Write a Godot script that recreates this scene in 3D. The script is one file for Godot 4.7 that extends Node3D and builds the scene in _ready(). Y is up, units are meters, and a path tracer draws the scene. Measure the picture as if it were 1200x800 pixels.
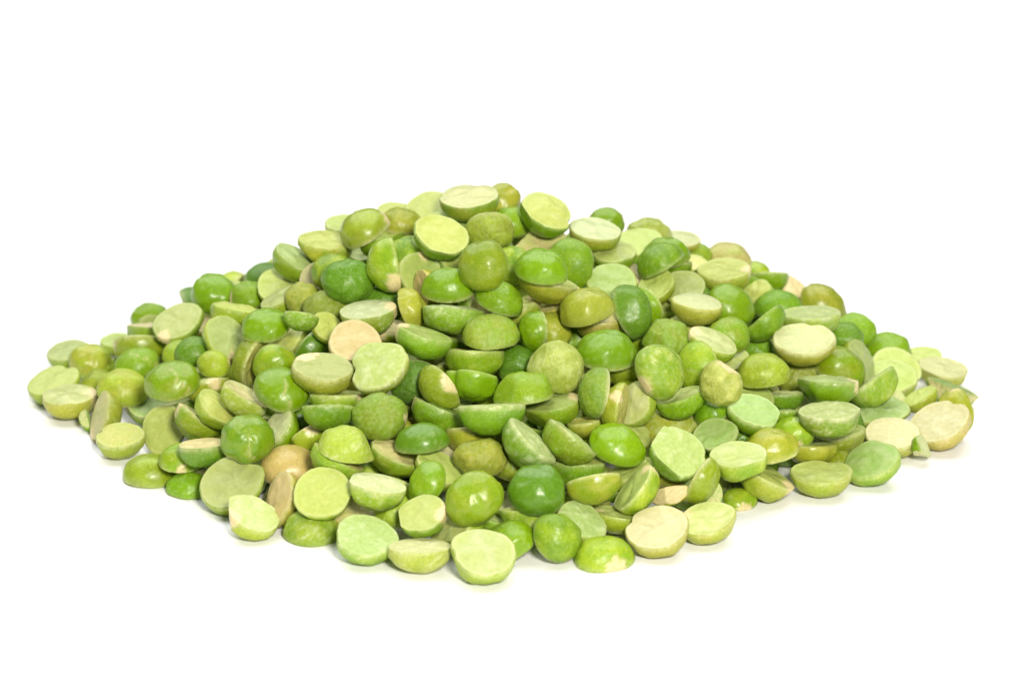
extends Node3D
# A heap of split green peas on a seamless white sheet, lit by studio softboxes.

const SKIN := {"g": Color(0.205, 0.380, 0.004), "G": Color(0.118, 0.262, 0.009), "o": Color(0.272, 0.346, 0.014), "y": Color(0.430, 0.435, 0.042),
	"T": Color(0.580, 0.450, 0.150), "l": Color(0.390, 0.515, 0.032), "L": Color(0.540, 0.610, 0.150)}
const FACE := {"p": Color(0.515, 0.610, 0.160), "w": Color(0.630, 0.670, 0.330), "t": Color(0.710, 0.630, 0.330), "a": Color(0.450, 0.535, 0.185), "P": Color(0.430, 0.590, 0.175),
	"l": Color(0.490, 0.580, 0.140), "y": Color(0.600, 0.570, 0.140), "o": Color(0.350, 0.380, 0.060), "T": Color(0.600, 0.490, 0.210), "g": Color(0.290, 0.480, 0.070), "G": Color(0.170, 0.360, 0.070)}
const CREAM := Color(0.780, 0.640, 0.360)
const CHALK := Color(0.640, 0.690, 0.420)
const AROUND := 48

var rng := RandomNumberGenerator.new()
var broad := FastNoiseLite.new()
var fine := FastNoiseLite.new()
var skins := {}
var faces := {}
var taken := {}
var centres: Array[Vector3] = []


func _ready() -> void:
	# camera: a 120 mm lens, 0.40 m away, looking 20 degrees down
	var cam := Camera3D.new()
	cam.name = "camera"
	cam.position = Vector3(0.00120, 0.14198, 0.37400)
	cam.rotation_degrees = Vector3(-20, 0, 0)
	cam.fov = 11.4212
	cam.near = 0.05
	cam.far = 50.0
	var lens := CameraAttributesPhysical.new()
	lens.frustum_focal_length = 120.0
	lens.frustum_near = 0.05
	lens.frustum_far = 50.0
	lens.frustum_focus_distance = 0.367
	lens.exposure_aperture = 40.0
	cam.attributes = lens
	add_child(cam)
	cam.current = true

	var around := WorldEnvironment.new()
	around.name = "studio_surroundings"
	var env := Environment.new()
	env.background_mode = Environment.BG_COLOR
	env.background_color = Color(0.95, 0.975, 1.0)
	env.background_energy_multiplier = 0.14
	env.tonemap_mode = Environment.TONE_MAPPER_LINEAR
	env.tonemap_exposure = 1.33
	env.sdfgi_enabled = true
	env.ssao_enabled = true
	env.ssil_enabled = true
	around.environment = env
	add_child(around)

	softbox("overhead_softbox", Vector3(-0.06, 0.60, -0.26), Vector2(1.0, 0.8), 0.56, Color(1.0, 0.995, 0.985))
	softbox("front_flash", Vector3(0.075, 0.235, 0.40), Vector2(0.07, 0.07), 0.175, Color(1.0, 0.975, 0.92))

	# the sheet
	var sheet := MeshInstance3D.new()
	sheet.name = "ground"
	var flat := PlaneMesh.new()
	flat.size = Vector2(6, 6)
	sheet.mesh = flat
	var white := StandardMaterial3D.new()
	white.albedo_color = Color(0.965, 0.965, 0.972)
	white.roughness = 0.85
	white.metallic_specular = 0.2
	sheet.material_override = white
	sheet.set_meta("kind", "structure")
	sheet.set_meta("label", "seamless pure white sheet under the heap of peas")
	add_child(sheet, true)

	make_materials()
	heap()
	inner_heap()


func softbox(called: String, at: Vector3, size: Vector2, energy: float, tone: Color) -> void:
	var l := AreaLight3D.new()
	l.name = called
	l.area_size = size
	l.light_energy = energy
	l.light_color = tone
	l.area_range = 5.0
	l.shadow_enabled = true
	add_child(l)
	l.look_at_from_position(at, Vector3(0, 0.008, 0.005), Vector3(0, 0, -1) if absf(at.z) < 0.3 else Vector3.UP)


func noise_picture(freq: float, kind: int, octaves: int, ramp: Gradient, seed_: int, bump := 0.0) -> NoiseTexture2D:
	var n := FastNoiseLite.new()
	n.noise_type = kind
	n.frequency = freq
	n.fractal_octaves = octaves
	n.seed = seed_
	var t := NoiseTexture2D.new()
	t.width = 512
	t.height = 512
	t.seamless = true
	if bump > 0.0:
		t.as_normal_map = true
		t.bump_strength = bump
	else:
		t.color_ramp = ramp
	t.noise = n
	return t


func ramp_of(stops: Array) -> Gradient:
	var g := Gradient.new()
	g.offsets = PackedFloat32Array(stops.map(func(s): return s[0]))
	g.colors = PackedColorArray(stops.map(func(s): return s[1]))
	return g


func make_materials() -> void:
	var simplex := FastNoiseLite.TYPE_SIMPLEX_SMOOTH
	var speckle := noise_picture(0.045, simplex, 4, ramp_of([[0.2, Color(0.88, 0.90, 0.84)], [0.55, Color(0.98, 0.985, 0.97)], [0.8, Color(1, 1, 1)]]), 11)
	var smooth_speckle := noise_picture(0.03, simplex, 3, ramp_of([[0.2, Color(0.955, 0.96, 0.93)], [0.6, Color(0.985, 0.988, 0.975)], [0.85, Color(1, 1, 1)]]), 17)
	var dust := noise_picture(0.030, simplex, 5, ramp_of([[0.0, Color(0.86, 0.87, 0.72, 0.0)], [0.35, Color(0.88, 0.88, 0.72, 0.0)], [0.75, Color(0.9, 0.9, 0.76, 0.10)], [1.0, Color(0.94, 0.93, 0.82, 0.26)]]), 23)
	var flecks := noise_picture(0.05, simplex, 3, ramp_of([[0.0, Color(0.9, 0.9, 0.7, 0.0)], [0.62, Color(0.9, 0.9, 0.7, 0.0)], [0.86, Color(0.92, 0.9, 0.76, 0.24)], [1.0, Color(0.95, 0.93, 0.85, 0.5)]]), 31)
	var rough := noise_picture(0.02, simplex, 4, ramp_of([[0.2, Color(0.62, 0.62, 0.62)], [0.8, Color(1, 1, 1)]]), 47)
	var dents := noise_picture(0.018, simplex, 4, null, 53, 5.0)
	var grain := noise_picture(0.07, simplex, 4, null, 61, 7.0)
	for spec in [["glossy", 0.42, 0.45, false, 0.5], ["satin", 0.50, 1.0, true, 0.42], ["chalky", 0.66, 0.8, true, 0.45]]:
		for v in 3:
			var m := StandardMaterial3D.new()
			m.resource_name = "pea_skin_" + spec[0]
			m.vertex_color_use_as_albedo = true
			m.backlight_enabled = true
			m.backlight = Color(0.22, 0.22, 0.12)
			m.albedo_texture = speckle
			m.roughness = spec[1]
			m.roughness_texture = rough
			m.metallic_specular = spec[4]
			m.normal_enabled = true
			m.normal_texture = dents if spec[0] != "chalky" else grain
			m.normal_scale = spec[2] * 0.5
			m.uv1_triplanar = true
			m.uv1_scale = Vector3.ONE * (105.0 + 12.0 * v)
			m.uv1_offset = Vector3(0.31, 0.17, 0.53) * (v + 1)
			if spec[3]:
				m.detail_enabled = true
				m.detail_albedo = dust if spec[0] == "chalky" else flecks
			skins[spec[0] + str(v)] = m
	for spec in [["smooth", 0.46, 0.22], ["chalky", 0.7, 0.5]]:
		for v in 3:
			var m := StandardMaterial3D.new()
			m.resource_name = "pea_face_" + spec[0]
			m.vertex_color_use_as_albedo = true
			m.albedo_texture = smooth_speckle
			m.roughness = spec[1]
			m.roughness_texture = rough
			m.metallic_specular = 0.4
			m.normal_enabled = true
			m.normal_texture = grain
			m.normal_scale = spec[2] * 0.5
			m.uv1_triplanar = true
			m.uv1_scale = Vector3.ONE * (95.0 + 14.0 * v)
			m.uv1_offset = Vector3(0.23, 0.41, 0.11) * (v + 1)
			if spec[0] == "chalky":
				m.detail_enabled = true
				m.detail_albedo = dust
			faces[spec[0] + str(v)] = m
	broad.noise_type = FastNoiseLite.TYPE_SIMPLEX_SMOOTH
	broad.frequency = 1.0
	broad.fractal_octaves = 2
	fine.noise_type = FastNoiseLite.TYPE_SIMPLEX_SMOOTH
	fine.frequency = 1.0
	fine.fractal_octaves = 3


func tones(table: Dictionary, letters: String) -> Array:
	# first and second tone of a colour written as letters
	var first: Color = table[letters[0]]
	var second: Color = table[letters[letters.length() - 1]]
	if letters.length() == 3:
		first = first.lerp(table[letters[1]], 0.5)
	var j := rng.randf_range(0.83, 1.02)
	var warm := rng.randf_range(-0.07, 0.07)
	var tint := func(c: Color) -> Color: return Color(c.r * j * (1.0 + warm), c.g * j, c.b * j * (1.0 - warm))
	return [tint.call(first), tint.call(second)]


func apart(a: float, b: float) -> float:
	return absf(wrapf(a - b, -PI, PI))


# One split pea about its own middle: the cut face looks along +y, the rounded side along -y; radii in metres.
func pea_meshes(size: Vector3, skin: String, face: String, marks: Dictionary, around: int, rings: int) -> Array:
	var off := Vector3(rng.randf_range(-50, 50), rng.randf_range(-50, 50), rng.randf_range(-50, 50))
	var e2 := rng.randf_range(0.0, 0.055)
	var e3 := rng.randf_range(0.008, 0.040)
	var e5 := rng.randf_range(0.0, 0.020)
	var p2 := rng.randf() * TAU
	var p3 := rng.randf() * TAU
	var p5 := rng.randf() * TAU
	var lumps := rng.randf_range(0.035, 0.095)
	var squash := rng.randf_range(0.93, 1.04)
	var full := rng.randf_range(0.80, 1.0)
	var wrinkles: float = 0.035 if marks.has("m") else (0.010 if rng.randf() < 0.75 else 0.022)
	var notch_at: float = marks.get("n", rng.randf() * TAU)
	var notch: float = rng.randf_range(0.12, 0.2) if marks.has("n") else (rng.randf_range(0.0, 0.09) if rng.randf() < 0.55 else 0.0)
	var notch_wide := rng.randf_range(0.16, 0.30)
	var bulge := rng.randf_range(-0.05, 0.13)
	var round_edge := rng.randf_range(0.35, 1.5)
	var lip := rng.randf_range(0.0, 0.05) if rng.randf() < 0.5 else 0.0
	var tilt_x := rng.randf_range(-0.03, 0.03)
	var has_scar: bool = marks.has("s") or rng.randf() < (0.3 if marks.has("z") else 0.0 if marks.has("h") else 0.12)
	var scar_at: float = marks.get("s", notch_at if rng.randf() < 0.6 else rng.randf() * TAU)
	var scar_wide := rng.randf_range(0.38, 0.62) if marks.has("s") else rng.randf_range(0.14, 0.34)
	var chalk: float = 0.75 if marks.has("c") else rng.randf_range(0.0, 0.22)
	var crack: bool = marks.has("k")
	var crack_at: float = marks.get("k", 0.0)
	var edge_tone := rng.randf_range(0.15, 0.75)
	var cuts: Array[Plane] = []
	if marks.has("x"):
		for i in 2:
			var a := rng.randf() * TAU
			cuts.append(Plane(Vector3(cos(a), rng.randf_range(-0.5, 0.2), sin(a)).normalized(), rng.randf_range(0.45, 0.7)))
	elif marks.has("b") or (marks.has("z") and rng.randf() < 0.3):
		var a := rng.randf() * TAU
		cuts.append(Plane(Vector3(cos(a), rng.randf_range(-0.7, 0.3), sin(a)).normalized(), rng.randf_range(0.78, 0.92)))
	var flats: Array[Plane] = []
	for i in (0 if marks.has("h") else [0, 0, 1, 1, 2][rng.randi() % 5]):
		var a := rng.randf() * TAU
		flats.append(Plane(Vector3(cos(a), rng.randf_range(-0.75, 0.15), sin(a)).normalized(), rng.randf_range(0.80, 0.93)))
	var nicks: Array[Vector3] = []
	for i in rng.randi() % 4:
		nicks.append(Vector3(rng.randf() * TAU, rng.randf_range(0.015, 0.06), rng.randf_range(0.05, 0.14)))
	var sk := tones(SKIN, skin)
	var fc := tones(FACE, face)
	fc = [fc[0].lerp(Color.BLACK, 0.08), fc[1].lerp(Color.BLACK, 0.08)]
	var rim := PackedFloat32Array()
	for k in around + 1:
		var a := TAU * (k % around) / around
		var r := 1.0 + e2 * cos(2 * a + p2) + e3 * cos(3 * a + p3) + e5 * cos(5 * a + p5) + 0.026 * fine.get_noise_3d(off.x + 3 * cos(a), off.y + 3 * sin(a), off.z)
		for nick in nicks:
			r -= nick.y * exp(-pow(apart(a, nick.x) / nick.z, 2.0))
		rim.append(r - notch * exp(-pow(apart(a, notch_at) / notch_wide, 2.0)))

	# rounded side
	var pts := PackedVector3Array()
	var cols := PackedColorArray()
	for i in rings + 1:
		var t := maxf(0.0, (i - 2.0) / (rings - 2.0))
		var c := pow(maxf(cos(t * PI / 2), 0.0), squash)
		var s := pow(sin(t * PI / 2), full)
		var shrink := 1.0 - 0.045 * round_edge if i == 0 else (1.0 - 0.014 * round_edge if i == 1 else 1.0)
		var lift := 0.006 + 0.028 * round_edge if i == 0 else (0.003 + 0.012 * round_edge if i == 1 else -0.028)
		for k in around + 1:
			var a := TAU * (k % around) / around
			var rr := 1.0 + (rim[k] - 1.0) * pow(1.0 - t, 1.3)
			var d := Vector3(c * cos(a), -s, c * sin(a))
			var q := Vector3(c * rr * shrink * cos(a), 0.0, c * rr * shrink * sin(a))
			var fade := minf(1.0, t * 5.0)
			var nb := broad.get_noise_3d(d.x * 1.2 + off.x, d.y * 1.2 + off.y, d.z * 1.2 + off.z)
			var nf := fine.get_noise_3d(d.x * 4.0 + off.y, d.y * 4.0 + off.z, d.z * 4.0 + off.x)
			var grow := 1.0 + fade * (lumps * nb + wrinkles * (1.0 - 2.5 * absf(nf)))
			var groove := 0.0
			if crack:
				var away := apart(a, crack_at + 0.25 * nf + 0.12 * sin(9.0 * t))
				groove = exp(-pow(away * maxf(c, 0.05) / 0.05, 2.0)) * fade * (1.0 - t * 0.8)
				grow -= 0.05 * groove
			var p := Vector3(q.x * grow * size.x, (lift * size.x - s * size.y * grow), q.z * grow * size.z)
			var broken := 0.0
			p = flattened(p, size, flats)
			for cut in cuts:
				var u := Vector3(p.x / size.x, p.y / size.y, p.z / size.z)
				var over := cut.distance_to(u) + 0.05 * nf
				if over > 0.0:
					u -= cut.normal * over
					p = Vector3(u.x * size.x, u.y * size.y, u.z * size.z)
					broken = 1.0
			pts.append(p)
			var col: Color = sk[0].lerp(sk[1], 0.15 + 0.6 * smoothstep(-0.55, 0.55, nb + 0.2 * nf))
			col = col.lerp(Color(col.r * 1.25 + 0.03, col.g * 1.12 + 0.03, col.b + 0.02), smoothstep(0.1, 0.5, nf) * 0.5)
			var edge := 1.0 - smoothstep(0.0, 0.10, t + 0.06 * nf)
			if i < 2:
				edge = 1.0
			col = col.lerp(fc[0].lerp(Color(0.80, 0.76, 0.48), 0.55), edge * edge_tone * (0.75 + 0.8 * nf))
			col = col.lerp(CHALK, chalk * smoothstep(0.15, 0.5, nf + 0.4 * nb) * (0.6 - 0.4 * t))
			if has_scar:
				var g := pow(apart(a, scar_at) / scar_wide, 2.0) + pow(t / 0.36, 2.0)
				col = col.lerp(CREAM, 0.92 * (1.0 - smoothstep(0.55, 1.05, g + 0.7 * nf)))
			if crack:
				col = col.lerp(CREAM, groove * 0.75)
			if broken > 0.0:
				col = fc[0].lerp(CREAM, clampf(0.35 + nf, 0.0, 0.8))
			cols.append(col)
	var dome := grid_mesh(pts, cols, around, rings, false)

	# cut face, from the rim to its middle
	var inner := 7
	pts = PackedVector3Array()
	cols = PackedColorArray()
	for i in inner + 1:
		var q := 1.0 - float(i) / inner
		for k in around + 1:
			var a := TAU * (k % around) / around
			var rr := (1.0 - 0.045 * round_edge) * q * (1.0 + (rim[k] - 1.0) * pow(q, 1.5))
			var x := rr * cos(a)
			var z := rr * sin(a)
			var nb := broad.get_noise_3d(x * 1.3 + off.z, off.x, z * 1.3 + off.y)
			var nf := fine.get_noise_3d(x * 4.0 + off.x, off.y, z * 4.0 + off.z)
			var inside := 1.0 - q * q
			var y := 0.006 + 0.028 * round_edge + bulge * inside + (tilt_x * x + 0.075 * nb + 0.025 * nf) * minf(1.0, inside * 2.5) - lip * smoothstep(0.08, 0.4, inside)
			var p := flattened(Vector3(x * size.x, y * size.x, z * size.z), size, flats)
			for cut in cuts:
				var u := Vector3(p.x / size.x, p.y / size.y, p.z / size.z)
				var over := cut.distance_to(u) + 0.05 * nf
				if over > 0.0:
					u -= cut.normal * over
					p = Vector3(u.x * size.x, minf(u.y * size.y, p.y), u.z * size.z)
			pts.append(p)
			var col: Color = fc[0].lerp(fc[1], 0.25 + 0.5 * smoothstep(-0.5, 0.5, nb))
			col = col.lerp(Color(col.r * 1.15, col.g * 1.1, col.b * 1.2), smoothstep(-0.1, 0.5, nf) * 0.5)
			col = col.lerp(fc[0].lerp(Color(0.80, 0.76, 0.48), 0.55), smoothstep(0.88, 1.0, q) * edge_tone * 0.55)
			col = col.lerp(sk[0].lerp(col, 0.35), smoothstep(0.70, 0.86, q) * (1.0 - smoothstep(0.92, 1.0, q)) * 0.22)
			col = col.lerp(CHALK.lerp(Color(0.78, 0.78, 0.6), 0.5), chalk * 0.5 * smoothstep(0.0, 0.6, nf * 0.6 + 0.5 * nb))
			if has_scar:
				var g := pow(apart(a, scar_at) / scar_wide, 2.0) + pow((1.0 - q) / 0.42, 2.0)
				col = col.lerp(CREAM, 0.95 * (1.0 - smoothstep(0.55, 1.05, g + 0.7 * nf)))
			cols.append(col)
	return [dome, grid_mesh(pts, cols, around, inner, true)]


# Presses soft flats into a pea, as its neighbours in the pod did
func flattened(p: Vector3, size: Vector3, flats: Array[Plane]) -> Vector3:
	var u := Vector3(p.x / size.x, p.y / size.y, p.z / size.z)
	for f in flats:
		var over := f.distance_to(u) + 0.05
		if over > 0.0:
			u -= f.normal * over * minf(0.65, over * 4.2)
	return Vector3(u.x * size.x, u.y * size.y, u.z * size.z)


func grid_mesh(pts: PackedVector3Array, cols: PackedColorArray, around: int, rows: int, upward: bool) -> ArrayMesh:
	var idx := PackedInt32Array()
	var w := around + 1
	for i in rows:
		for k in around:
			var a := i * w + k
			if i < rows - 1:
				idx.append_array([a, a + w, a + w + 1, a, a + w + 1, a + 1])
			else:
				idx.append_array([a, a + w, a + 1])
	if upward:
		idx.reverse()
		idx.reverse()
	var arrays := []
	arrays.resize(Mesh.ARRAY_MAX)
	arrays[Mesh.ARRAY_VERTEX] = pts
	arrays[Mesh.ARRAY_COLOR] = cols
	arrays[Mesh.ARRAY_INDEX] = idx
	var st := SurfaceTool.new()
	st.create_from_arrays(arrays)
	st.generate_normals()
	return st.commit()


func numbered(called: String) -> String:
	taken[called] = taken.get(called, 0) + 1
	return called if taken[called] == 1 else "%s_%03d" % [called, taken[called] - 1]


# at: millimetres; turn: the four parts of a quaternion; size: radius, depth and short radius in hundredths of a millimetre; marks: a letter and, where it has one, a place round the rim in degrees
func pea(label: String, look: String, at: Vector3, turn: Quaternion, size: Vector3, marks := "") -> void:
	var tint := look.split("/")
	var how := {}
	for word in marks.split(" ", false):
		for ch in ("" if word.length() > 1 and word.substr(1).is_valid_int() else word):
			how[ch] = 0.0
		if word.length() > 1 and word.substr(1).is_valid_int():
			how[word[0]] = deg_to_rad(float(word.substr(1)))
	var fragment := how.has("x")
	var o := Node3D.new()
	o.name = numbered("pea_fragment" if fragment else "split_pea")
	o.transform = Transform3D(Basis(turn.normalized()), at * 0.001)
	o.set_meta("label", label)
	o.set_meta("category", "pea fragment" if fragment else "split pea")
	o.set_meta("group", "broken bits among the split peas" if fragment else "split peas in the heap")
	add_child(o, true)
	rng.seed = hash(at)
	var made := pea_meshes(size * 0.00001, tint[0], tint[1], how, AROUND, 15)
	var v := str(rng.randi() % 3)
	var gloss: String = "glossy" if how.has("h") else ("chalky" if how.has("c") or how.has("m") else ["glossy", "satin", "satin", "satin"][rng.randi() % 4])
	part("dome", made[0], skins[gloss + v], o)
	part("cut_face", made[1], faces[("chalky" if how.has("c") or rng.randf() < 0.15 else "smooth") + v], o)
	centres.append(at * 0.001)


func part(called: String, mesh: Mesh, m: Material, under: Node3D) -> void:
	var p := MeshInstance3D.new()
	p.name = called
	p.mesh = mesh
	p.material_override = m
	under.add_child(p, true)


# Height of the middle of the topmost peas over the sheet
func surface(x: float, z: float) -> float:
	var rz := 0.0535 if z > 0 else 0.043
	var rx := 0.0585 if x > -0.003 else 0.0515
	var rho := sqrt(pow((x + 0.003) / rx, 2) + pow(z / rz, 2))
	return 0.0235 * (1.0 - pow(sqrt(rho * rho + 0.006) - 0.006, 1.15))


# The peas deep inside and at the back, of which only slivers show between those in front: one mass
func inner_heap() -> void:
	rng.seed = 4711
	var kinds := []
	for spec in ["g/p", "o/a", "gl/p", "G/P", "go/a", "l/t", "lo/p", "gG/a"]:
		var cs: PackedStringArray = spec.split("/")
		kinds.append(pea_meshes(Vector3(0.0032, 0.0027, 0.0030), cs[0], cs[1], {}, 24, 9))
	var st := SurfaceTool.new()
	st.begin(Mesh.PRIMITIVE_TRIANGLES)
	var mine: Array[Vector3] = []
	for tries in 26000:
		var x := rng.randf_range(-0.056, 0.056)
		var z := rng.randf_range(-0.041, 0.052)
		var top := surface(x, z) - (0.0034 if z > -0.007 else 0.0022)
		if top < 0.0024:
			continue
		var p := Vector3(x, rng.randf_range(0.0024, top), z)
		var free := true
		for q in centres:
			if p.distance_squared_to(q) < 0.0047 * 0.0047:
				free = false
				break
		if free:
			for q in mine:
				if p.distance_squared_to(q) < 0.0050 * 0.0050:
					free = false
					break
		if not free:
			continue
		mine.append(p)
		var turn := Basis(Quaternion(rng.randfn(), rng.randfn(), rng.randfn(), rng.randfn()).normalized())
		var kind: Array = kinds[rng.randi() % kinds.size()]
		for m in kind:
			st.append_from(m, 0, Transform3D(turn, p))
	var o := MeshInstance3D.new()
	o.name = "inner_peas"
	o.mesh = st.commit()
	o.material_override = skins["satin1"]
	o.set_meta("kind", "stuff")
	o.set_meta("category", "split peas")
	o.set_meta("label", "mass of split peas deep inside the heap, seen only through the gaps")
	add_child(o, true)


func heap() -> void:
	pea("grey-green cut face tilted up, touching and left of the olive ball at the left tip", "lg/a", Vector3(-51.50, 2.34, -6.48), Quaternion(0.073, 0.094, 0.053, 0.991), Vector3(269, 226, 257))
	pea("olive-yellow ball of a split pea near the left tip", "yl/p", Vector3(-48.57, 1.69, -3.71), Quaternion(-0.065, -0.323, 0.928, 0.171), Vector3(261, 226, 227), "h")
	pea("pale lime cut face tilted up, above left of the scarred left-tip pea", "l/p", Vector3(-51.96, 2.61, 4.22), Quaternion(0.091, 0.134, 0.129, 0.978), Vector3(317, 250, 302), "n320")
	pea("grey-tan cut face with an orange-tan scar and olive side at the left tip", "y/aw", Vector3(-49.48, 2.78, 9.41), Quaternion(0.012, 0.076, 0.018, 0.997), Vector3(325, 257, 308), "s5")
	pea("chipped bright green fragment, touching and below right of the scarred left-tip pea", "g/P", Vector3(-46.78, 1.38, 13.65), Quaternion(-0.081, -0.130, -0.559, 0.815), Vector3(136, 102, 109), "x")
	pea("yellowish green dome, just below right of the olive ball at the left tip", "yl/t", Vector3(-43.00, 4.19, 11.95), Quaternion(0.047, -0.252, 0.966, 0.032), Vector3(294, 232, 257))
	pea("greyish tan cut face tilted sideways, right of the scarred left-tip pea", "yo/ta", Vector3(-45.17, 2.95, 16.36), Quaternion(0.014, 0.249, 0.558, 0.792), Vector3(290, 241, 260), "s207")
	pea("scuffed minty cut face tilted up, above the olive dome at the left corner", "lg/P", Vector3(-39.94, 3.09, 13.10), Quaternion(0.163, 0.047, -0.026, 0.985), Vector3(270, 221, 246), "s192 c")
	pea("yellowish lime cut face tilted up, above left of the olive dome at the left corner", "ly/py", Vector3(-42.37, 2.61, 21.59), Quaternion(0.101, 0.072, 0.014, 0.992), Vector3(279, 251, 263), "n207")
	pea("pale lime cut face turned outward, above the olive dome at the left corner", "o/p", Vector3(-37.56, 2.96, 20.63), Quaternion(0.330, 0.369, 0.341, 0.799), Vector3(285, 239, 276), "s50")
	pea("olive-yellow dome lying flat side down at the left front corner", "ol/p", Vector3(-38.29, 0.20, 28.19), Quaternion(0.049, -0.007, 0.999, 0.018), Vector3(312, 257, 269), "h")
	pea("deep green bowl, flat side up, touching and above left of the large notched grey-green face", "G/t", Vector3(-32.15, 5.72, 31.95), Quaternion(-0.066, 0.057, 0.029, 0.996), Vector3(276, 245, 233))
	pea("bright green dome, touching and right of the olive dome at the left corner", "g/p", Vector3(-33.87, 0.16, 31.74), Quaternion(0.044, -0.005, 0.999, 0.016), Vector3(249, 198, 226))
	pea("largest grey-green cut face with a notched corner, at the left front edge", "lg/a", Vector3(-28.74, 3.36, 36.97), Quaternion(0.241, 0.186, 0.187, 0.934), Vector3(370, 301, 355), "n343")
	pea("cracked bright green dome, just right of the olive ball at the left tip", "g/p", Vector3(-41.81, 5.03, 7.30), Quaternion(-0.158, 0.095, -0.960, 0.211), Vector3(281, 236, 255), "k131")
	pea("olive dome with cream scar, just right of the olive ball at the left tip", "o/t", Vector3(-41.83, 6.33, 2.02), Quaternion(-0.326, 0.054, -0.001, 0.944), Vector3(342, 297, 298), "s187")
	pea("grey-green cut face turned outward, below left of the green dome on the left skyline", "gl/a", Vector3(-37.28, 10.10, 4.85), Quaternion(0.207, 0.153, 0.160, 0.953), Vector3(311, 231, 269), "s143")
	pea("bright green bowl, flat side up, above right of the olive ball at the left tip", "g/t", Vector3(-40.79, 7.43, -1.07), Quaternion(-0.130, 0.051, -0.011, 0.990), Vector3(313, 282, 271), "s270")
	pea("small bright green dome, left of the green dome on the left skyline", "g/p", Vector3(-43.23, 1.16, -20.88), Quaternion(-0.093, 0.265, -0.959, 0.041), Vector3(246, 196, 206))
	pea("small pale lime cut face tilted up, above right of the scarred left-tip pea", "l/p", Vector3(-46.26, 1.90, -11.33), Quaternion(0.087, 0.052, -0.024, 0.995), Vector3(211, 184, 181))
	pea("cracked olive-green dome, left of the olive half with bright curved rim", "og/t", Vector3(-36.38, 7.93, 19.93), Quaternion(-0.104, 0.130, -0.982, 0.093), Vector3(309, 242, 295), "k113")
	pea("small deep green dome, just left of the olive half with bright curved rim", "G/p", Vector3(-34.78, 8.32, 10.97), Quaternion(0.038, -0.257, 0.965, 0.027), Vector3(223, 184, 212))
	pea("small light olive dome, left of the olive half with bright curved rim", "lo/p", Vector3(-32.14, 9.10, 16.91), Quaternion(0.036, -0.255, 0.966, 0.025), Vector3(190, 160, 178), "s193")
	pea("grey-green cut face turned outward, above left of the olive half with bright curved rim", "l/a", Vector3(-30.83, 10.81, 12.63), Quaternion(0.256, -0.227, -0.358, 0.869), Vector3(293, 221, 267), "s28")
	pea("olive half showing its hollow-looking face and a bright curved rim, left slope", "o/yo", Vector3(-27.26, 9.94, 18.30), Quaternion(-0.013, -0.289, -0.766, 0.574), Vector3(288, 251, 274))
	pea("olive bowl, flat side up, just below left of the olive half with bright curved rim", "o/a", Vector3(-32.90, 7.68, 18.28), Quaternion(-0.193, 0.058, 0.079, 0.976), Vector3(259, 219, 237))
	pea("yellowish lime cut face tilted up, touching and above left of the cracked olive ball", "gl/py", Vector3(-30.87, 7.77, 26.23), Quaternion(0.058, -0.111, -0.325, 0.937), Vector3(275, 206, 244))
	pea("scuffed light green half on edge, touching and below the olive half with bright curved rim", "l/ta", Vector3(-27.74, 9.49, 26.71), Quaternion(-0.052, -0.046, -0.257, 0.964), Vector3(293, 246, 252), "c")
	pea("olive-green half on edge with cream scar, touching and left of the cracked olive ball", "go/ta", Vector3(-32.89, 5.92, 24.29), Quaternion(-0.149, -0.016, -0.261, 0.954), Vector3(295, 271, 262), "s184")
	pea("dark olive ball of a split pea with white cracks, on the left front slope", "ogG/p", Vector3(-27.18, 7.00, 34.01), Quaternion(0.027, -0.449, 0.893, 0.028), Vector3(293, 263, 269), "k100 h")
	pea("glossy bright green dome with one white glint, high on the left slope", "g/p", Vector3(-26.18, 13.17, 16.60), Quaternion(-0.069, 0.092, -0.991, 0.064), Vector3(281, 235, 259), "h")
	pea("pale lime cut face tilted up, above right of the olive half with bright curved rim", "o/p", Vector3(-24.16, 11.71, 15.75), Quaternion(0.134, 0.185, 0.289, 0.930), Vector3(250, 212, 215))
	pea("deep green dome, touching and left of the large tan face", "G/p", Vector3(-21.34, 11.11, 15.99), Quaternion(-0.372, -0.010, 0.423, 0.826), Vector3(248, 201, 216))
	pea("small lime cut face turned outward, touching and above left of the large tan face", "l/lp", Vector3(-19.18, 13.95, 17.58), Quaternion(0.231, -0.198, -0.328, 0.894), Vector3(209, 168, 178))
	pea("large cream-tan cut face without green, left of the heap's middle", "T/t", Vector3(-15.99, 14.39, 23.38), Quaternion(0.325, 0.018, -0.014, 0.945), Vector3(304, 272, 264))
	pea("grey-green cut face tilted up, below left of the large tan face", "oy/a", Vector3(-19.22, 13.37, 28.75), Quaternion(0.099, 0.006, -0.051, 0.994), Vector3(340, 288, 298), "s227")
	pea("heart-shaped pale lime cut face with white scuffed rim, beside the large tan face", "lo/p", Vector3(-13.23, 14.30, 30.38), Quaternion(0.276, 0.170, 0.196, 0.926), Vector3(339, 298, 314), "n203 c")
	pea("cracked bright green dome, touching and below right of the olive half with bright curved rim", "g/p", Vector3(-23.84, 10.18, 28.13), Quaternion(-0.019, -0.206, 0.974, 0.091), Vector3(307, 233, 291), "k104 h")
	pea("soft green dome, touching and right of the olive half with bright curved rim", "lg/p", Vector3(-25.06, 10.39, 19.79), Quaternion(-0.645, 0.033, 0.012, 0.763), Vector3(258, 230, 247))
	pea("scuffed fresh green bowl, flat side up, touching and above left of the mottled olive ball", "gl/p", Vector3(-17.78, 10.33, 28.87), Quaternion(-0.122, 0.025, -0.006, 0.992), Vector3(300, 264, 258), "c")
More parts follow.
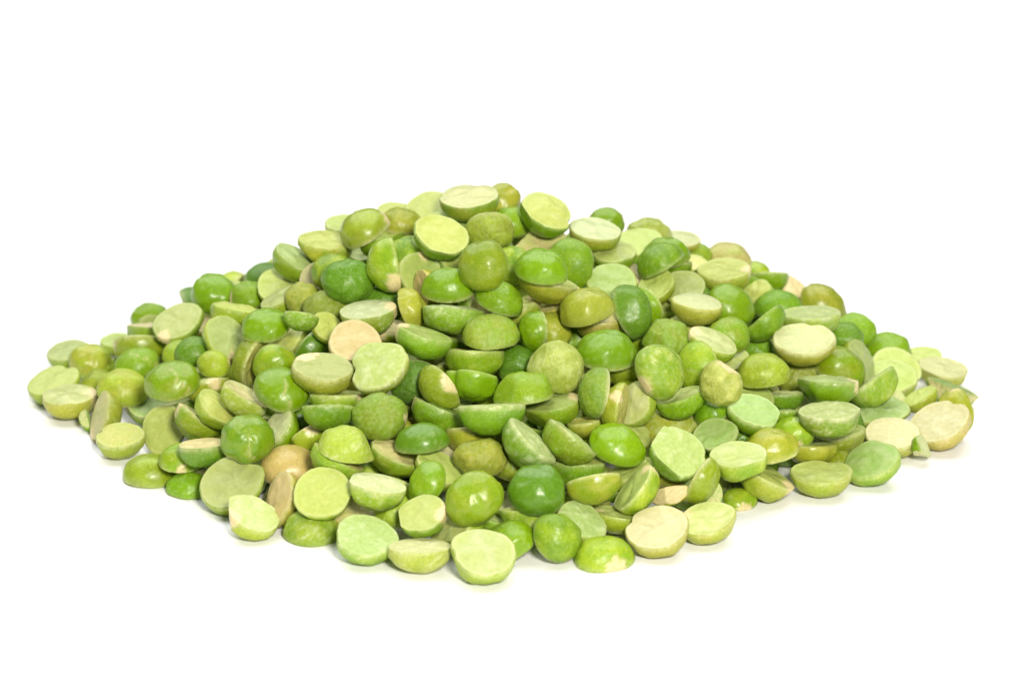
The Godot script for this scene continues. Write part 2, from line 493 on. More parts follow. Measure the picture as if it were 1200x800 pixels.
	pea("mid-dark green bowl, flat side up, touching and left of the mottled olive ball", "gG/p", Vector3(-18.54, 10.55, 33.61), Quaternion(-0.227, 0.027, -0.003, 0.973), Vector3(288, 236, 277))
	pea("mottled yellow-olive ball of a split pea, left of middle", "og/p", Vector3(-12.91, 9.79, 34.59), Quaternion(-0.078, 0.452, -0.888, 0.044), Vector3(301, 249, 260), "m")
	pea("small grey-green cut face tilted up, touching and above right of the mottled olive ball", "lo/a", Vector3(-11.44, 8.99, 27.25), Quaternion(0.165, 0.015, -0.008, 0.986), Vector3(223, 196, 206))
	pea("mottled deep green dome, touching and below right of the heart-shaped pale face", "G/p", Vector3(-9.26, 11.40, 27.63), Quaternion(-0.644, -0.016, 0.087, 0.760), Vector3(292, 243, 259), "m")
	pea("olive dome with cream scar, just right of the heart-shaped pale face", "o/t", Vector3(-6.35, 12.31, 31.48), Quaternion(-0.378, 0.036, -0.421, 0.824), Vector3(274, 221, 239), "s81")
	pea("bright green bowl, flat side up, above right of the heart-shaped pale face", "g/ag", Vector3(-8.25, 16.29, 26.09), Quaternion(-0.088, -0.026, -0.146, 0.985), Vector3(327, 261, 312), "s184")
	pea("fresh green bowl, flat side up, above left of the dome with the dark slit", "gl/p", Vector3(-2.88, 13.81, 24.80), Quaternion(-0.160, 0.002, -0.018, 0.987), Vector3(345, 299, 315), "s222")
	pea("mid-dark green bowl, flat side up with cream scar, just right of the mottled olive ball", "gG/ag", Vector3(-6.45, 9.98, 32.19), Quaternion(-0.158, -0.030, -0.188, 0.969), Vector3(311, 262, 292), "s181")
	pea("shiny deep green dome, touching and below right of the mottled olive ball", "G/p", Vector3(-8.29, 7.98, 38.17), Quaternion(-0.033, -0.040, -0.997, 0.054), Vector3(294, 234, 261), "h")
	pea("greyish tan cut face tilted up with cream scar, touching and below the mottled olive ball", "go/at", Vector3(-10.80, 7.07, 37.82), Quaternion(0.015, -0.046, -0.150, 0.988), Vector3(313, 249, 268), "s358")
	pea("whitish cut face tilted sideways, touching and above the all-tan dome", "g/w", Vector3(-24.23, 7.29, 31.11), Quaternion(0.096, 0.251, 0.434, 0.860), Vector3(241, 216, 223))
	pea("small deep green dome, just above the all-tan dome", "G/p", Vector3(-21.91, 7.08, 27.67), Quaternion(0.026, -0.248, 0.968, 0.018), Vector3(214, 173, 194))
	pea("small light green dome with cream scar, touching and above right of the all-tan dome", "l/t", Vector3(-20.95, 6.88, 31.66), Quaternion(-0.320, 0.037, 0.258, 0.911), Vector3(206, 192, 183), "s64")
	pea("cracked light green dome, touching and below left of the mottled olive ball", "l/p", Vector3(-16.39, 7.99, 40.06), Quaternion(-0.020, 0.000, 0.993, 0.113), Vector3(304, 269, 283), "k157 c")
	pea("soft green half on edge, touching and above the round lime disc", "lg/ty", Vector3(-17.03, 7.33, 39.75), Quaternion(-0.108, -0.048, -0.255, 0.960), Vector3(295, 249, 267))
	pea("all-tan rounded split pea, shiny dome up, low on the left front slope", "T/t", Vector3(-22.64, 3.55, 34.67), Quaternion(0.029, -0.112, 0.993, 0.015), Vector3(314, 271, 301), "h")
	pea("brown-tan cut face tilted sideways, touching and below the all-tan dome", "yT/tT", Vector3(-23.45, 3.23, 41.29), Quaternion(0.057, 0.285, 0.540, 0.790), Vector3(293, 224, 281))
	pea("round lime disc, cut face fully out, low on the left front slope", "l/p", Vector3(-18.57, 5.28, 44.45), Quaternion(0.363, 0.081, 0.045, 0.927), Vector3(315, 233, 295))
	pea("scuffed whitish cut face tilted up, just above the scuffed mint face", "gl/w", Vector3(-12.87, 6.52, 44.98), Quaternion(-0.006, -0.014, -0.087, 0.996), Vector3(304, 280, 261), "c")
	pea("small soft green dome, just below the mottled olive ball", "lg/p", Vector3(-13.93, 3.62, 35.20), Quaternion(0.017, -0.240, 0.971, 0.012), Vector3(218, 176, 207))
	pea("shiny olive-green dome, just above left of the big dark olive dome", "gog/p", Vector3(-7.44, 5.95, 43.94), Quaternion(-0.268, 0.139, -0.855, 0.423), Vector3(248, 184, 229), "h")
	pea("lime cut face tilted up, touching and above left of the big dark olive dome", "l/lp", Vector3(-6.35, 6.54, 40.57), Quaternion(0.147, -0.125, -0.227, 0.955), Vector3(264, 229, 240))
	pea("mottled yellowish olive dome, touching and above the big dark olive dome", "oy/p", Vector3(-2.14, 7.20, 40.00), Quaternion(0.004, -0.326, 0.945, 0.003), Vector3(275, 235, 239), "m")
	pea("big dark olive dome facing out, low in the middle of the front", "ogo/p", Vector3(-2.70, 5.87, 47.87), Quaternion(-0.198, 0.427, -0.866, 0.167), Vector3(317, 245, 281), "h")
	pea("shiny olive-yellow bowl, flat side up, above the big dark olive dome", "yo/t", Vector3(-3.18, 8.36, 34.54), Quaternion(-0.230, 0.006, -0.001, 0.973), Vector3(276, 260, 252), "h")
	pea("mottled olive-green dome, above left of the dome with the dark slit", "og/p", Vector3(-1.13, 14.78, 23.72), Quaternion(0.003, -0.054, 0.999, 0.001), Vector3(313, 249, 274), "m")
	pea("shiny bright green dome, touching and above left of the khaki powdery ball", "g/t", Vector3(4.23, 15.17, 22.32), Quaternion(-0.256, 0.017, -0.707, 0.659), Vector3(236, 222, 212), "h")
	pea("small olive-yellow dome, touching and below left of the yellow-olive cap", "yo/t", Vector3(5.67, 13.53, 18.49), Quaternion(-0.247, -0.076, 0.816, 0.518), Vector3(232, 208, 211))
	pea("khaki split pea with powdery silver bloom, round dome facing out at the heap's middle", "oL/p", Vector3(5.92, 12.94, 28.09), Quaternion(0.004, 0.497, -0.868, 0.005), Vector3(310, 255, 297), "mc")
	pea("large glossy bright green dome-up split pea right of the heap's middle", "g/p", Vector3(11.45, 13.00, 24.77), Quaternion(-0.030, -0.069, 0.997, 0.034), Vector3(342, 294, 313), "h")
	pea("olive bowl, flat side up, touching and below right of the big glossy green dome", "o/a", Vector3(13.15, 11.65, 23.46), Quaternion(-0.263, -0.016, 0.001, 0.965), Vector3(255, 219, 243))
	pea("scuffed fresh green dome with cream scar, touching and right of the big glossy green dome", "gl/t", Vector3(16.93, 12.65, 28.45), Quaternion(-0.365, -0.254, 0.778, 0.443), Vector3(302, 244, 290), "s107 c")
	pea("mottled olive-green dome, just below left of the golden-brown bowl", "og/p", Vector3(18.31, 12.68, 18.53), Quaternion(0.017, 0.342, -0.939, 0.015), Vector3(273, 205, 245), "m")
	pea("deep green dome, touching and above the dome with the dark slit", "G/p", Vector3(1.85, 11.51, 23.20), Quaternion(0.001, 0.339, -0.941, 0.001), Vector3(244, 201, 235))
	pea("bright green dome with notch, touching and left of the dome with the dark slit", "g/p", Vector3(-2.84, 12.44, 29.26), Quaternion(-0.281, -0.001, -0.087, 0.956), Vector3(304, 253, 288), "n148")
	pea("olive-green dome with a sharp dark slit under its flat rim, at the middle", "ogg/a", Vector3(2.57, 11.06, 32.57), Quaternion(-0.016, -0.111, -0.991, 0.068), Vector3(337, 302, 314))
	pea("dull olive cut face tilted up, below right of the dome with the dark slit", "go/ao", Vector3(5.39, 10.37, 31.40), Quaternion(-0.010, 0.025, 0.084, 0.996), Vector3(312, 278, 302), "s356")
	pea("mid-dark green bowl, flat side up, below left of the dome with the dark slit", "gG/a", Vector3(-0.93, 12.04, 37.12), Quaternion(-0.167, 0.006, 0.017, 0.986), Vector3(357, 301, 319))
	pea("mottled dark olive-green dome, touching and below the big glossy green dome", "ogG/t", Vector3(10.75, 11.83, 32.74), Quaternion(-0.216, -0.014, -0.766, 0.605), Vector3(278, 229, 236), "m")
	pea("olive-yellow half on edge, just below the big glossy green dome", "yo/y", Vector3(12.96, 10.48, 33.61), Quaternion(-0.040, -0.228, -0.732, 0.641), Vector3(269, 222, 258))
	pea("pale whitish cut face turned outward with notch, just above left of the big mint disc", "l/pw", Vector3(14.47, 9.58, 29.49), Quaternion(0.208, 0.277, 0.416, 0.841), Vector3(266, 233, 227), "n56")
	pea("bright green bowl, flat side up, touching and below left of the grey-tan wrinkled dome", "g/a", Vector3(19.31, 10.00, 28.51), Quaternion(-0.056, 0.025, 0.156, 0.986), Vector3(277, 246, 250))
	pea("scuffed olive-yellow dome, touching and above the big mint disc", "yo/t", Vector3(18.42, 5.06, 27.41), Quaternion(0.021, 0.074, -0.997, 0.010), Vector3(329, 275, 304), "mc")
	pea("big mint-green disc, cut face out, right of middle in the lower half", "g/P", Vector3(18.76, 7.71, 38.99), Quaternion(0.241, -0.171, -0.196, 0.935), Vector3(328, 259, 317), "c")
	pea("shiny bright green dome, just left of the big mint disc", "g/p", Vector3(12.23, 7.40, 37.84), Quaternion(-0.096, -0.116, 0.978, 0.146), Vector3(304, 248, 280), "h")
	pea("lime cut face tilted up, touching and above left of the big mint disc", "l/lp", Vector3(14.09, 6.51, 30.58), Quaternion(0.159, -0.147, -0.214, 0.952), Vector3(250, 211, 216))
	pea("chipped yellowish lime fragment, below right of the khaki powdery ball", "ly/py", Vector3(9.22, 8.57, 32.33), Quaternion(-0.100, 0.013, 0.087, 0.991), Vector3(230, 172, 184), "x")
	pea("olive-green half on edge, just above right of the large deep green dome", "og/a", Vector3(7.64, 9.40, 39.17), Quaternion(-0.191, -0.064, -0.320, 0.926), Vector3(313, 286, 296))
	pea("scuffed mid-dark green half on edge, touching and above the large deep green dome", "gG/a", Vector3(3.48, 9.70, 41.08), Quaternion(-0.061, -0.120, -0.364, 0.922), Vector3(332, 301, 283), "c")
	pea("olive dome, touching and above left of the large deep green dome", "o/p", Vector3(1.49, 5.88, 38.50), Quaternion(0.000, 0.242, -0.970, 0.000), Vector3(247, 219, 233))
	pea("large deep green dome with one glint, low in the middle of the front", "G/p", Vector3(3.78, 5.78, 45.85), Quaternion(0.003, 0.321, -0.947, 0.002), Vector3(313, 276, 284), "h")
	pea("mid-dark green bowl, flat side up, touching and above right of the large deep green dome", "gG/p", Vector3(8.13, 6.32, 38.44), Quaternion(-0.106, -0.014, -0.014, 0.994), Vector3(298, 279, 252))
	pea("shiny olive-yellow dome, touching and right of the large deep green dome", "ogy/p", Vector3(9.59, 6.45, 44.12), Quaternion(-0.296, -0.004, 0.087, 0.951), Vector3(300, 238, 253), "h")
	pea("pale lime cut face tilted up, left of the big mint disc", "l/p", Vector3(13.86, 5.32, 38.29), Quaternion(0.021, 0.053, 0.165, 0.985), Vector3(284, 222, 248), "s183")
	pea("lime cut face tilted sideways, above left of the golden-rimmed cream disc", "gl/lp", Vector3(13.81, 5.38, 43.43), Quaternion(-0.043, 0.136, 0.416, 0.898), Vector3(296, 243, 270), "s358")
	pea("chipped olive-yellow fragment, touching and above the golden-rimmed cream disc", "yo/t", Vector3(17.64, 4.25, 41.48), Quaternion(-0.281, -0.013, 0.088, 0.955), Vector3(217, 163, 174), "xh")
	pea("small olive-yellow bowl, flat side up, touching and below the big mint disc", "yo/t", Vector3(18.06, 4.42, 37.17), Quaternion(-0.194, -0.023, 0.004, 0.981), Vector3(200, 163, 186))
	pea("shiny olive dome, touching and below right of the big mint disc", "o/t", Vector3(20.83, 5.00, 40.26), Quaternion(-0.269, 0.021, 0.499, 0.824), Vector3(261, 207, 230), "h")
	pea("pale whitish cut face tilted up, touching and left of the shiny brownish olive dome", "gl/pw", Vector3(25.30, 6.42, 36.76), Quaternion(0.096, -0.030, 0.014, 0.995), Vector3(301, 268, 274))
	pea("grey-green cut face turned outward, touching and above right of the big mint disc", "g/ag", Vector3(23.05, 6.96, 32.18), Quaternion(0.182, 0.021, 0.089, 0.979), Vector3(260, 227, 241))
	pea("small deep green dome, touching and left of the shiny brownish olive dome", "G/p", Vector3(26.00, 4.97, 28.61), Quaternion(0.028, 0.245, -0.969, 0.019), Vector3(175, 146, 151))
	pea("shiny brownish olive dome-up split pea on the right front slope", "oy/p", Vector3(29.11, 5.05, 33.02), Quaternion(0.001, 0.025, -0.995, 0.094), Vector3(304, 253, 257), "h")
	pea("yellowish lime half on edge with cream scar, touching and below the shiny brownish olive dome", "ly/py", Vector3(28.72, 3.07, 33.91), Quaternion(-0.052, -0.117, -0.235, 0.964), Vector3(306, 281, 295), "s4")
	pea("minty cut face tilted up, touching and above left of the shiny brownish olive dome", "g/P", Vector3(27.55, 8.61, 29.51), Quaternion(0.184, -0.121, -0.130, 0.967), Vector3(302, 264, 255))
	pea("lime cut face tilted up, touching and right of the grey-tan wrinkled dome", "g/lp", Vector3(27.65, 8.03, 23.10), Quaternion(0.169, -0.161, -0.206, 0.950), Vector3(265, 211, 234))
	pea("mid-dark green bowl, flat side up, just above the shiny brownish olive dome", "gG/a", Vector3(31.26, 7.10, 20.39), Quaternion(-0.148, -0.035, 0.025, 0.988), Vector3(237, 191, 218))
	pea("light olive dome, touching and right of the grey-tan wrinkled dome", "ol/p", Vector3(28.86, 9.51, 21.78), Quaternion(0.016, 0.046, -0.997, 0.054), Vector3(302, 262, 266))
	pea("scuffed olive dome, touching and below the cream oval", "o/p", Vector3(33.45, 6.34, 12.95), Quaternion(0.032, 0.337, -0.941, 0.027), Vector3(266, 234, 251), "mc")
	pea("mid-dark green bowl, flat side up, just below right of the cream oval", "gG/a", Vector3(36.17, 9.02, 21.39), Quaternion(-0.137, -0.049, -0.007, 0.989), Vector3(348, 282, 327))
	pea("shiny olive-green dome, touching and below right of the cream oval", "og/p", Vector3(37.95, 6.99, 13.26), Quaternion(-0.134, -0.092, 0.971, 0.176), Vector3(313, 276, 271), "h")
	pea("grey-green cut face tilted sideways, just right of the cream oval", "o/a", Vector3(41.25, 6.36, 8.09), Quaternion(0.098, -0.281, -0.501, 0.813), Vector3(271, 226, 251))
	pea("scuffed fresh green half on edge, left of the yellow-sided pea at the right tip", "gl/a", Vector3(41.54, 6.40, 14.82), Quaternion(-0.171, 0.010, 0.304, 0.937), Vector3(308, 273, 262), "c")
	pea("pale lime cut face tilted up, just left of the yellow-sided pea at the right tip", "l/p", Vector3(44.87, 4.06, 6.72), Quaternion(0.189, -0.093, -0.046, 0.977), Vector3(308, 261, 284))
	pea("pale lime cut face turned outward, left of the yellow-sided pea at the right tip", "L/p", Vector3(45.87, 3.49, 2.54), Quaternion(0.260, -0.146, -0.110, 0.948), Vector3(311, 271, 294))
	pea("bright green dome, just above left of the yellow-sided pea at the right tip", "g/p", Vector3(45.50, 2.94, -3.21), Quaternion(0.050, 0.086, -0.995, 0.023), Vector3(315, 250, 294))
	pea("small pale lime cut face tilted up, above the cream kidney at the right tip", "l/p", Vector3(49.83, 2.12, -5.48), Quaternion(0.084, -0.054, 0.025, 0.995), Vector3(233, 204, 222))
	pea("grey-white cut face with yellow side lying apart at the right tip", "y/w", Vector3(51.78, 2.37, -0.65), Quaternion(0.070, -0.093, -0.054, 0.992), Vector3(298, 228, 252))
	pea("chipped bright green fragment, touching and below the yellow-sided pea at the right tip", "g/aG", Vector3(52.06, 2.48, 6.48), Quaternion(-0.081, -0.112, -0.168, 0.976), Vector3(311, 233, 249), "x")
	pea("yellowish olive dome, touching and above right of the cream kidney at the right tip", "oy/p", Vector3(51.57, 2.63, 14.69), Quaternion(-0.347, 0.101, -0.701, 0.615), Vector3(265, 220, 256))
	pea("cream kidney-shaped cut face at the right tip of the heap", "yT/t", Vector3(48.93, 3.29, 18.98), Quaternion(0.165, 0.038, 0.178, 0.969), Vector3(362, 290, 316), "n317 c")
	pea("scuffed cream-tan cut face tilted up, touching and above right of the soft green kidney face", "y/t", Vector3(43.49, 2.66, 21.20), Quaternion(0.160, -0.049, 0.027, 0.986), Vector3(316, 257, 292), "c")
	pea("scuffed minty cut face tilted up, just above the soft green kidney face", "l/P", Vector3(42.56, 3.42, 15.58), Quaternion(0.120, -0.048, 0.024, 0.991), Vector3(330, 250, 294), "c")
	pea("small pale lime cut face tilted up, above right of the soft green kidney face", "ly/p", Vector3(47.44, 3.76, 12.30), Quaternion(-0.023, 0.036, 0.261, 0.964), Vector3(219, 178, 203))
	pea("small cream-lime cut face tilted up, below left of the yellow-sided pea at the right tip", "y/tp", Vector3(44.21, 3.29, 11.21), Quaternion(0.132, -0.169, -0.204, 0.955), Vector3(234, 204, 208))
	pea("chipped bright green fragment, touching and below left of the cream kidney at the right tip", "g/w", Vector3(46.81, 1.90, 23.82), Quaternion(0.021, -0.250, -0.519, 0.817), Vector3(177, 133, 142), "x")
	pea("scuffed grey-green cut face tilted up, just above right of the shiny brownish olive dome", "go/a", Vector3(35.85, 7.89, 27.67), Quaternion(-0.002, -0.043, 0.016, 0.999), Vector3(339, 280, 296), "c")
	pea("olive bowl, flat side up, touching and above left of the soft green kidney face", "o/ogp", Vector3(37.36, 3.53, 23.18), Quaternion(-0.062, -0.018, 0.096, 0.993), Vector3(295, 249, 266))
	pea("kidney-shaped soft green cut face at the right front edge", "gl/ga", Vector3(40.40, 2.73, 29.11), Quaternion(0.145, 0.044, 0.174, 0.973), Vector3(326, 245, 306), "n311")
	pea("small cracked fresh green dome, touching and above right of the shiny brownish olive dome", "gl/p", Vector3(32.12, 4.70, 26.61), Quaternion(0.034, 0.245, -0.969, 0.023), Vector3(224, 187, 197), "k270")
	pea("shiny olive-yellow bowl, flat side up, touching and right of the shiny brownish olive dome", "yo/a", Vector3(34.04, 3.68, 27.44), Quaternion(-0.156, -0.040, 0.025, 0.987), Vector3(277, 222, 260), "h")
	pea("pale grey-green cut face tilted up, left of the soft green kidney face", "ly/pa", Vector3(34.66, 2.62, 32.39), Quaternion(0.050, -0.042, 0.018, 0.998), Vector3(331, 252, 284), "n289")
	pea("small olive dome, touching and left of the soft green kidney face", "o/p", Vector3(37.01, 1.28, 26.50), Quaternion(0.040, 0.242, -0.969, 0.027), Vector3(176, 134, 150))
	pea("small bright green bowl, flat side up, just above right of the shiny brownish olive dome", "g/a", Vector3(31.19, 6.11, 23.25), Quaternion(-0.185, -0.039, 0.006, 0.982), Vector3(197, 184, 172))
	pea("small soft green dome with cream scar, below left of the shiny brownish olive dome", "lg/t", Vector3(25.59, 0.14, 35.21), Quaternion(0.031, 0.021, -0.999, 0.012), Vector3(199, 157, 189), "s114")
	pea("chipped fresh green fragment, just below right of the big mint disc", "gl/P", Vector3(21.63, 2.68, 39.68), Quaternion(-0.034, 0.158, 0.474, 0.866), Vector3(232, 174, 185), "x")
	pea("cream-tan disc with golden rim at the front edge, right of the frontmost pea", "y/t", Vector3(16.21, 2.90, 48.27), Quaternion(0.187, 0.031, 0.083, 0.978), Vector3(339, 275, 324), "n209")
	pea("cream-white cut face tilted up with cream scar, touching and right of the golden-rimmed cream disc", "ly/wp", Vector3(21.61, 2.55, 45.03), Quaternion(0.127, 0.019, 0.088, 0.988), Vector3(304, 243, 283), "s205")
	pea("green dome lying flat side down at the front edge, right of the frontmost pea", "gl/p", Vector3(10.72, 0.09, 50.53), Quaternion(0.012, -0.005, -1.000, 0.004), Vector3(313, 252, 293), "s117")
	pea("soft mid-green dome, touching and below right of the large deep green dome", "lgG/p", Vector3(5.75, 2.53, 50.03), Quaternion(-0.386, -0.262, 0.776, 0.425), Vector3(273, 236, 258))
	pea("scuffed minty cut face turned outward, above left of the green dome at the front edge", "l/P", Vector3(8.48, 3.13, 46.84), Quaternion(0.228, -0.162, -0.203, 0.938), Vector3(270, 229, 240), "c")
	pea("light olive bowl, flat side up, just above the green dome at the front edge", "lo/p", Vector3(12.39, 2.73, 43.93), Quaternion(-0.068, -0.043, -0.078, 0.994), Vector3(266, 213, 242))
	pea("scuffed fresh green bowl, flat side up, below left of the large deep green dome", "gl/p", Vector3(2.63, 3.72, 45.49), Quaternion(-0.148, -0.002, 0.000, 0.989), Vector3(270, 246, 234), "c")
	pea("bright green dome, touching and above right of the frontmost pale face", "g/p", Vector3(0.99, 1.46, 49.65), Quaternion(-0.136, 0.140, -0.956, 0.220), Vector3(287, 225, 261))
	pea("large pale angular cut face, the frontmost pea of the heap", "l/pw", Vector3(-1.73, 3.09, 55.10), Quaternion(0.210, -0.047, -0.073, 0.974), Vector3(344, 296, 329), "n165")
	pea("scuffed whitish cut face tilted up, touching and right of the scuffed mint face", "lL/w", Vector3(-8.26, 2.64, 52.55), Quaternion(-0.049, 0.013, -0.004, 0.999), Vector3(313, 253, 270), "c")
	pea("scuffed mint-green cut face at the front edge, left of the frontmost pea", "gl/P", Vector3(-13.80, 2.93, 50.46), Quaternion(0.186, -0.031, -0.083, 0.979), Vector3(328, 285, 303), "c")
	pea("pale lime cut face turned outward, left of the big dark olive dome", "g/p", Vector3(-8.20, 4.56, 48.43), Quaternion(0.191, 0.108, 0.137, 0.966), Vector3(269, 230, 261), "s24")
	pea("yellow-grey cut face tilted up, below left of the big dark olive dome", "gl/ya", Vector3(-4.78, 2.94, 47.42), Quaternion(0.043, 0.155, 0.306, 0.939), Vector3(311, 277, 296), "s353")
	pea("light green dome, touching and above right of the scuffed mint face", "l/p", Vector3(-11.13, 2.37, 43.54), Quaternion(0.014, -0.234, 0.972, 0.010), Vector3(225, 195, 201))
	pea("yellowish tan cut face tilted up, touching and above the scuffed mint face", "yT/ty", Vector3(-14.86, 2.37, 42.77), Quaternion(0.148, 0.020, -0.011, 0.989), Vector3(272, 229, 235))
	pea("scuffed fresh green dome, touching and below the round lime disc", "gl/p", Vector3(-19.94, 0.12, 43.94), Quaternion(0.028, 0.001, 1.000, 0.010), Vector3(308, 279, 277), "c")
	pea("cream-white cut face tilted up, below right of the large notched grey-green face", "l/wp", Vector3(-25.95, 2.64, 43.89), Quaternion(0.137, -0.080, -0.202, 0.966), Vector3(305, 244, 273), "s133")
	pea("small whitish cut face tilted up, touching and right of the big dark olive dome", "l/w", Vector3(0.93, 3.27, 42.05), Quaternion(0.150, 0.000, -0.000, 0.989), Vector3(197, 163, 176))
	pea("whitish cut face with a notch, lying on the very peak of the heap", "gy/w", Vector3(-3.73, 23.58, -0.07), Quaternion(0.081, 0.022, 0.038, 0.996), Vector3(337, 279, 314), "n289")
	pea("small olive-yellow dome, touching and right of the notched pea on the peak", "yo/p", Vector3(0.01, 21.14, -5.41), Quaternion(0.001, -0.361, 0.932, 0.001), Vector3(230, 184, 218))
	pea("pale lime cut face tilted up just right of the peak", "g/p", Vector3(5.26, 22.77, 3.01), Quaternion(0.189, -0.105, -0.179, 0.960), Vector3(320, 284, 285), "n5")
	pea("whitish cut face tilted up, touching and right of the tilted lime face by the peak", "yg/w", Vector3(10.75, 20.51, 2.81), Quaternion(0.069, -0.044, -0.076, 0.994), Vector3(309, 235, 290))
	pea("small bright green dome, just right of the tilted lime face by the peak", "g/p", Vector3(12.31, 16.82, -10.22), Quaternion(0.010, 0.358, -0.934, 0.009), Vector3(233, 210, 200))
	pea("pale grey-green cut face tilted up, just above the leaning deep green dome", "gl/ap", Vector3(12.89, 18.10, 3.62), Quaternion(0.100, -0.014, 0.007, 0.995), Vector3(261, 223, 247))
	pea("pale olive dome, above the leaning deep green dome", "Lo/p", Vector3(17.45, 14.49, -12.03), Quaternion(0.015, 0.356, -0.934, 0.013), Vector3(288, 256, 247))
	pea("pale lime cut face tilted up, above the leaning deep green dome", "ly/p", Vector3(16.14, 16.67, -4.33), Quaternion(0.144, -0.016, 0.009, 0.989), Vector3(288, 217, 278))
	pea("small whitish cut face tilted up, above the golden-brown bowl", "y/w", Vector3(21.61, 14.10, -13.34), Quaternion(0.103, -0.058, -0.069, 0.991), Vector3(220, 167, 190))
	pea("deep green half on edge, just above right of the leaning deep green dome", "Gg/p", Vector3(18.29, 17.25, 6.36), Quaternion(-0.046, -0.070, -0.963, 0.256), Vector3(293, 258, 263))
	pea("bright green dome, just above the golden-brown bowl", "g/p", Vector3(19.10, 15.86, -0.80), Quaternion(0.020, 0.100, -0.995, 0.010), Vector3(271, 233, 235))
	pea("small bright green bowl, flat side up, just above the golden-brown bowl", "g/p", Vector3(19.81, 15.07, -1.52), Quaternion(-0.164, -0.023, 0.004, 0.986), Vector3(238, 223, 206))
	pea("small cream-lime cut face tilted up, just above the golden-brown bowl", "lo/pt", Vector3(21.99, 14.03, -4.52), Quaternion(0.098, -0.024, 0.011, 0.995), Vector3(219, 189, 186))
	pea("small soft green dome, just above the golden-brown bowl", "lg/p", Vector3(23.32, 11.43, -14.40), Quaternion(0.022, 0.271, -0.962, 0.016), Vector3(194, 158, 163))
	pea("cream dome, above right of the golden-brown bowl", "TL/t", Vector3(26.90, 9.89, -15.80), Quaternion(-0.001, 0.027, -0.995, 0.093), Vector3(324, 272, 285))
	pea("pale lime cut face tilted up with cream scar, just above right of the golden-brown bowl", "ly/p", Vector3(25.87, 14.26, -1.36), Quaternion(0.053, -0.028, 0.012, 0.998), Vector3(329, 281, 296), "s1")
	pea("small soft green dome, above left of the yellow-olive skyline dome", "lg/p", Vector3(30.54, 7.84, -17.41), Quaternion(0.029, 0.268, -0.963, 0.021), Vector3(206, 154, 200))
	pea("small bright green bowl, flat side up, just left of the yellow-olive skyline dome", "g/p", Vector3(32.19, 9.34, -14.06), Quaternion(-0.208, -0.037, 0.005, 0.977), Vector3(237, 221, 227))
	pea("small cream-tan cut face tilted up, touching and left of the yellow-olive skyline dome", "y/t", Vector3(35.22, 6.31, -18.63), Quaternion(0.102, -0.143, -0.218, 0.960), Vector3(229, 178, 204))
	pea("glossy yellow-olive dome on the right skyline of the heap", "oy/p", Vector3(37.97, 7.26, -7.43), Quaternion(-0.274, -0.257, 0.868, 0.323), Vector3(319, 247, 273), "h")
	pea("scuffed soft green bowl, flat side up, touching and below left of the yellow-olive skyline dome", "lg/a", Vector3(35.57, 11.15, 5.05), Quaternion(-0.041, -0.041, 0.013, 0.998), Vector3(346, 275, 314), "c")
	pea("mid-dark green dome, touching and left of the yellow-olive skyline dome", "gG/p", Vector3(32.09, 10.10, 0.69), Quaternion(0.034, 0.136, -0.990, 0.018), Vector3(275, 209, 238))
	pea("lime cut face tilted sideways, just right of the golden-brown bowl", "l/lp", Vector3(29.35, 10.24, -2.84), Quaternion(0.148, 0.181, 0.383, 0.893), Vector3(260, 228, 235))
	pea("shiny bright green dome, touching and right of the golden-brown bowl", "g/p", Vector3(26.02, 12.35, 6.68), Quaternion(-0.195, -0.179, 0.922, 0.282), Vector3(291, 224, 270), "h")
	pea("mid-dark green half on edge, touching and above left of the cream oval", "gG/p", Vector3(29.48, 12.56, 11.26), Quaternion(-0.229, 0.003, 0.344, 0.911), Vector3(264, 220, 240))
	pea("grey-green cut face turned outward, touching and above the golden-brown bowl", "lo/a", Vector3(20.65, 15.09, 7.08), Quaternion(0.308, -0.020, 0.015, 0.951), Vector3(255, 200, 231))
	pea("small lime cut face turned outward, touching and above right of the leaning deep green dome", "lo/pl", Vector3(17.43, 15.76, 8.63), Quaternion(0.204, 0.165, 0.301, 0.917), Vector3(234, 196, 212))
	pea("pinkish-cream cut face with golden-brown side on the upper right slope", "y/w", Vector3(22.04, 15.12, 12.63), Quaternion(0.007, -0.055, -0.073, 0.996), Vector3(292, 249, 276))
	pea("olive-green dome, touching and below right of the golden-brown bowl", "og/p", Vector3(25.41, 12.04, 15.74), Quaternion(0.024, 0.343, -0.939, 0.020), Vector3(256, 225, 221))
	pea("grey-white cut face tilted up with cream scar, touching and below right of the golden-brown bowl", "gl/wa", Vector3(23.53, 13.15, 19.82), Quaternion(0.066, -0.123, -0.210, 0.968), Vector3(288, 220, 246), "s172")
	pea("small pale lime cut face tilted up, touching and below left of the golden-brown bowl", "l/p", Vector3(20.72, 12.36, 12.75), Quaternion(0.175, -0.022, 0.013, 0.984), Vector3(211, 189, 203))
	pea("cream oval cut face with yellow underside high on the right slope", "y/w", Vector3(33.98, 11.36, 14.33), Quaternion(0.113, -0.038, 0.019, 0.993), Vector3(355, 276, 343), "n287")
	pea("small mid-dark green dome, touching and left of the cream oval", "gG/p", Vector3(28.99, 8.71, 10.33), Quaternion(0.028, 0.341, -0.939, 0.023), Vector3(212, 164, 192))
	pea("small mid-dark green dome, touching and right of the cream oval", "gG/p", Vector3(39.59, 7.05, 3.02), Quaternion(0.037, 0.342, -0.939, 0.031), Vector3(233, 191, 224))
	pea("bright green dome, touching and below right of the yellow-olive skyline dome", "g/p", Vector3(41.38, 5.81, -3.02), Quaternion(0.038, 0.343, -0.938, 0.032), Vector3(263, 196, 232))
	pea("cracked soft green dome, touching and above left of the grey-tan wrinkled dome", "lg/t", Vector3(21.83, 11.29, 23.39), Quaternion(-0.416, 0.133, -0.629, 0.643), Vector3(300, 233, 270), "k77")
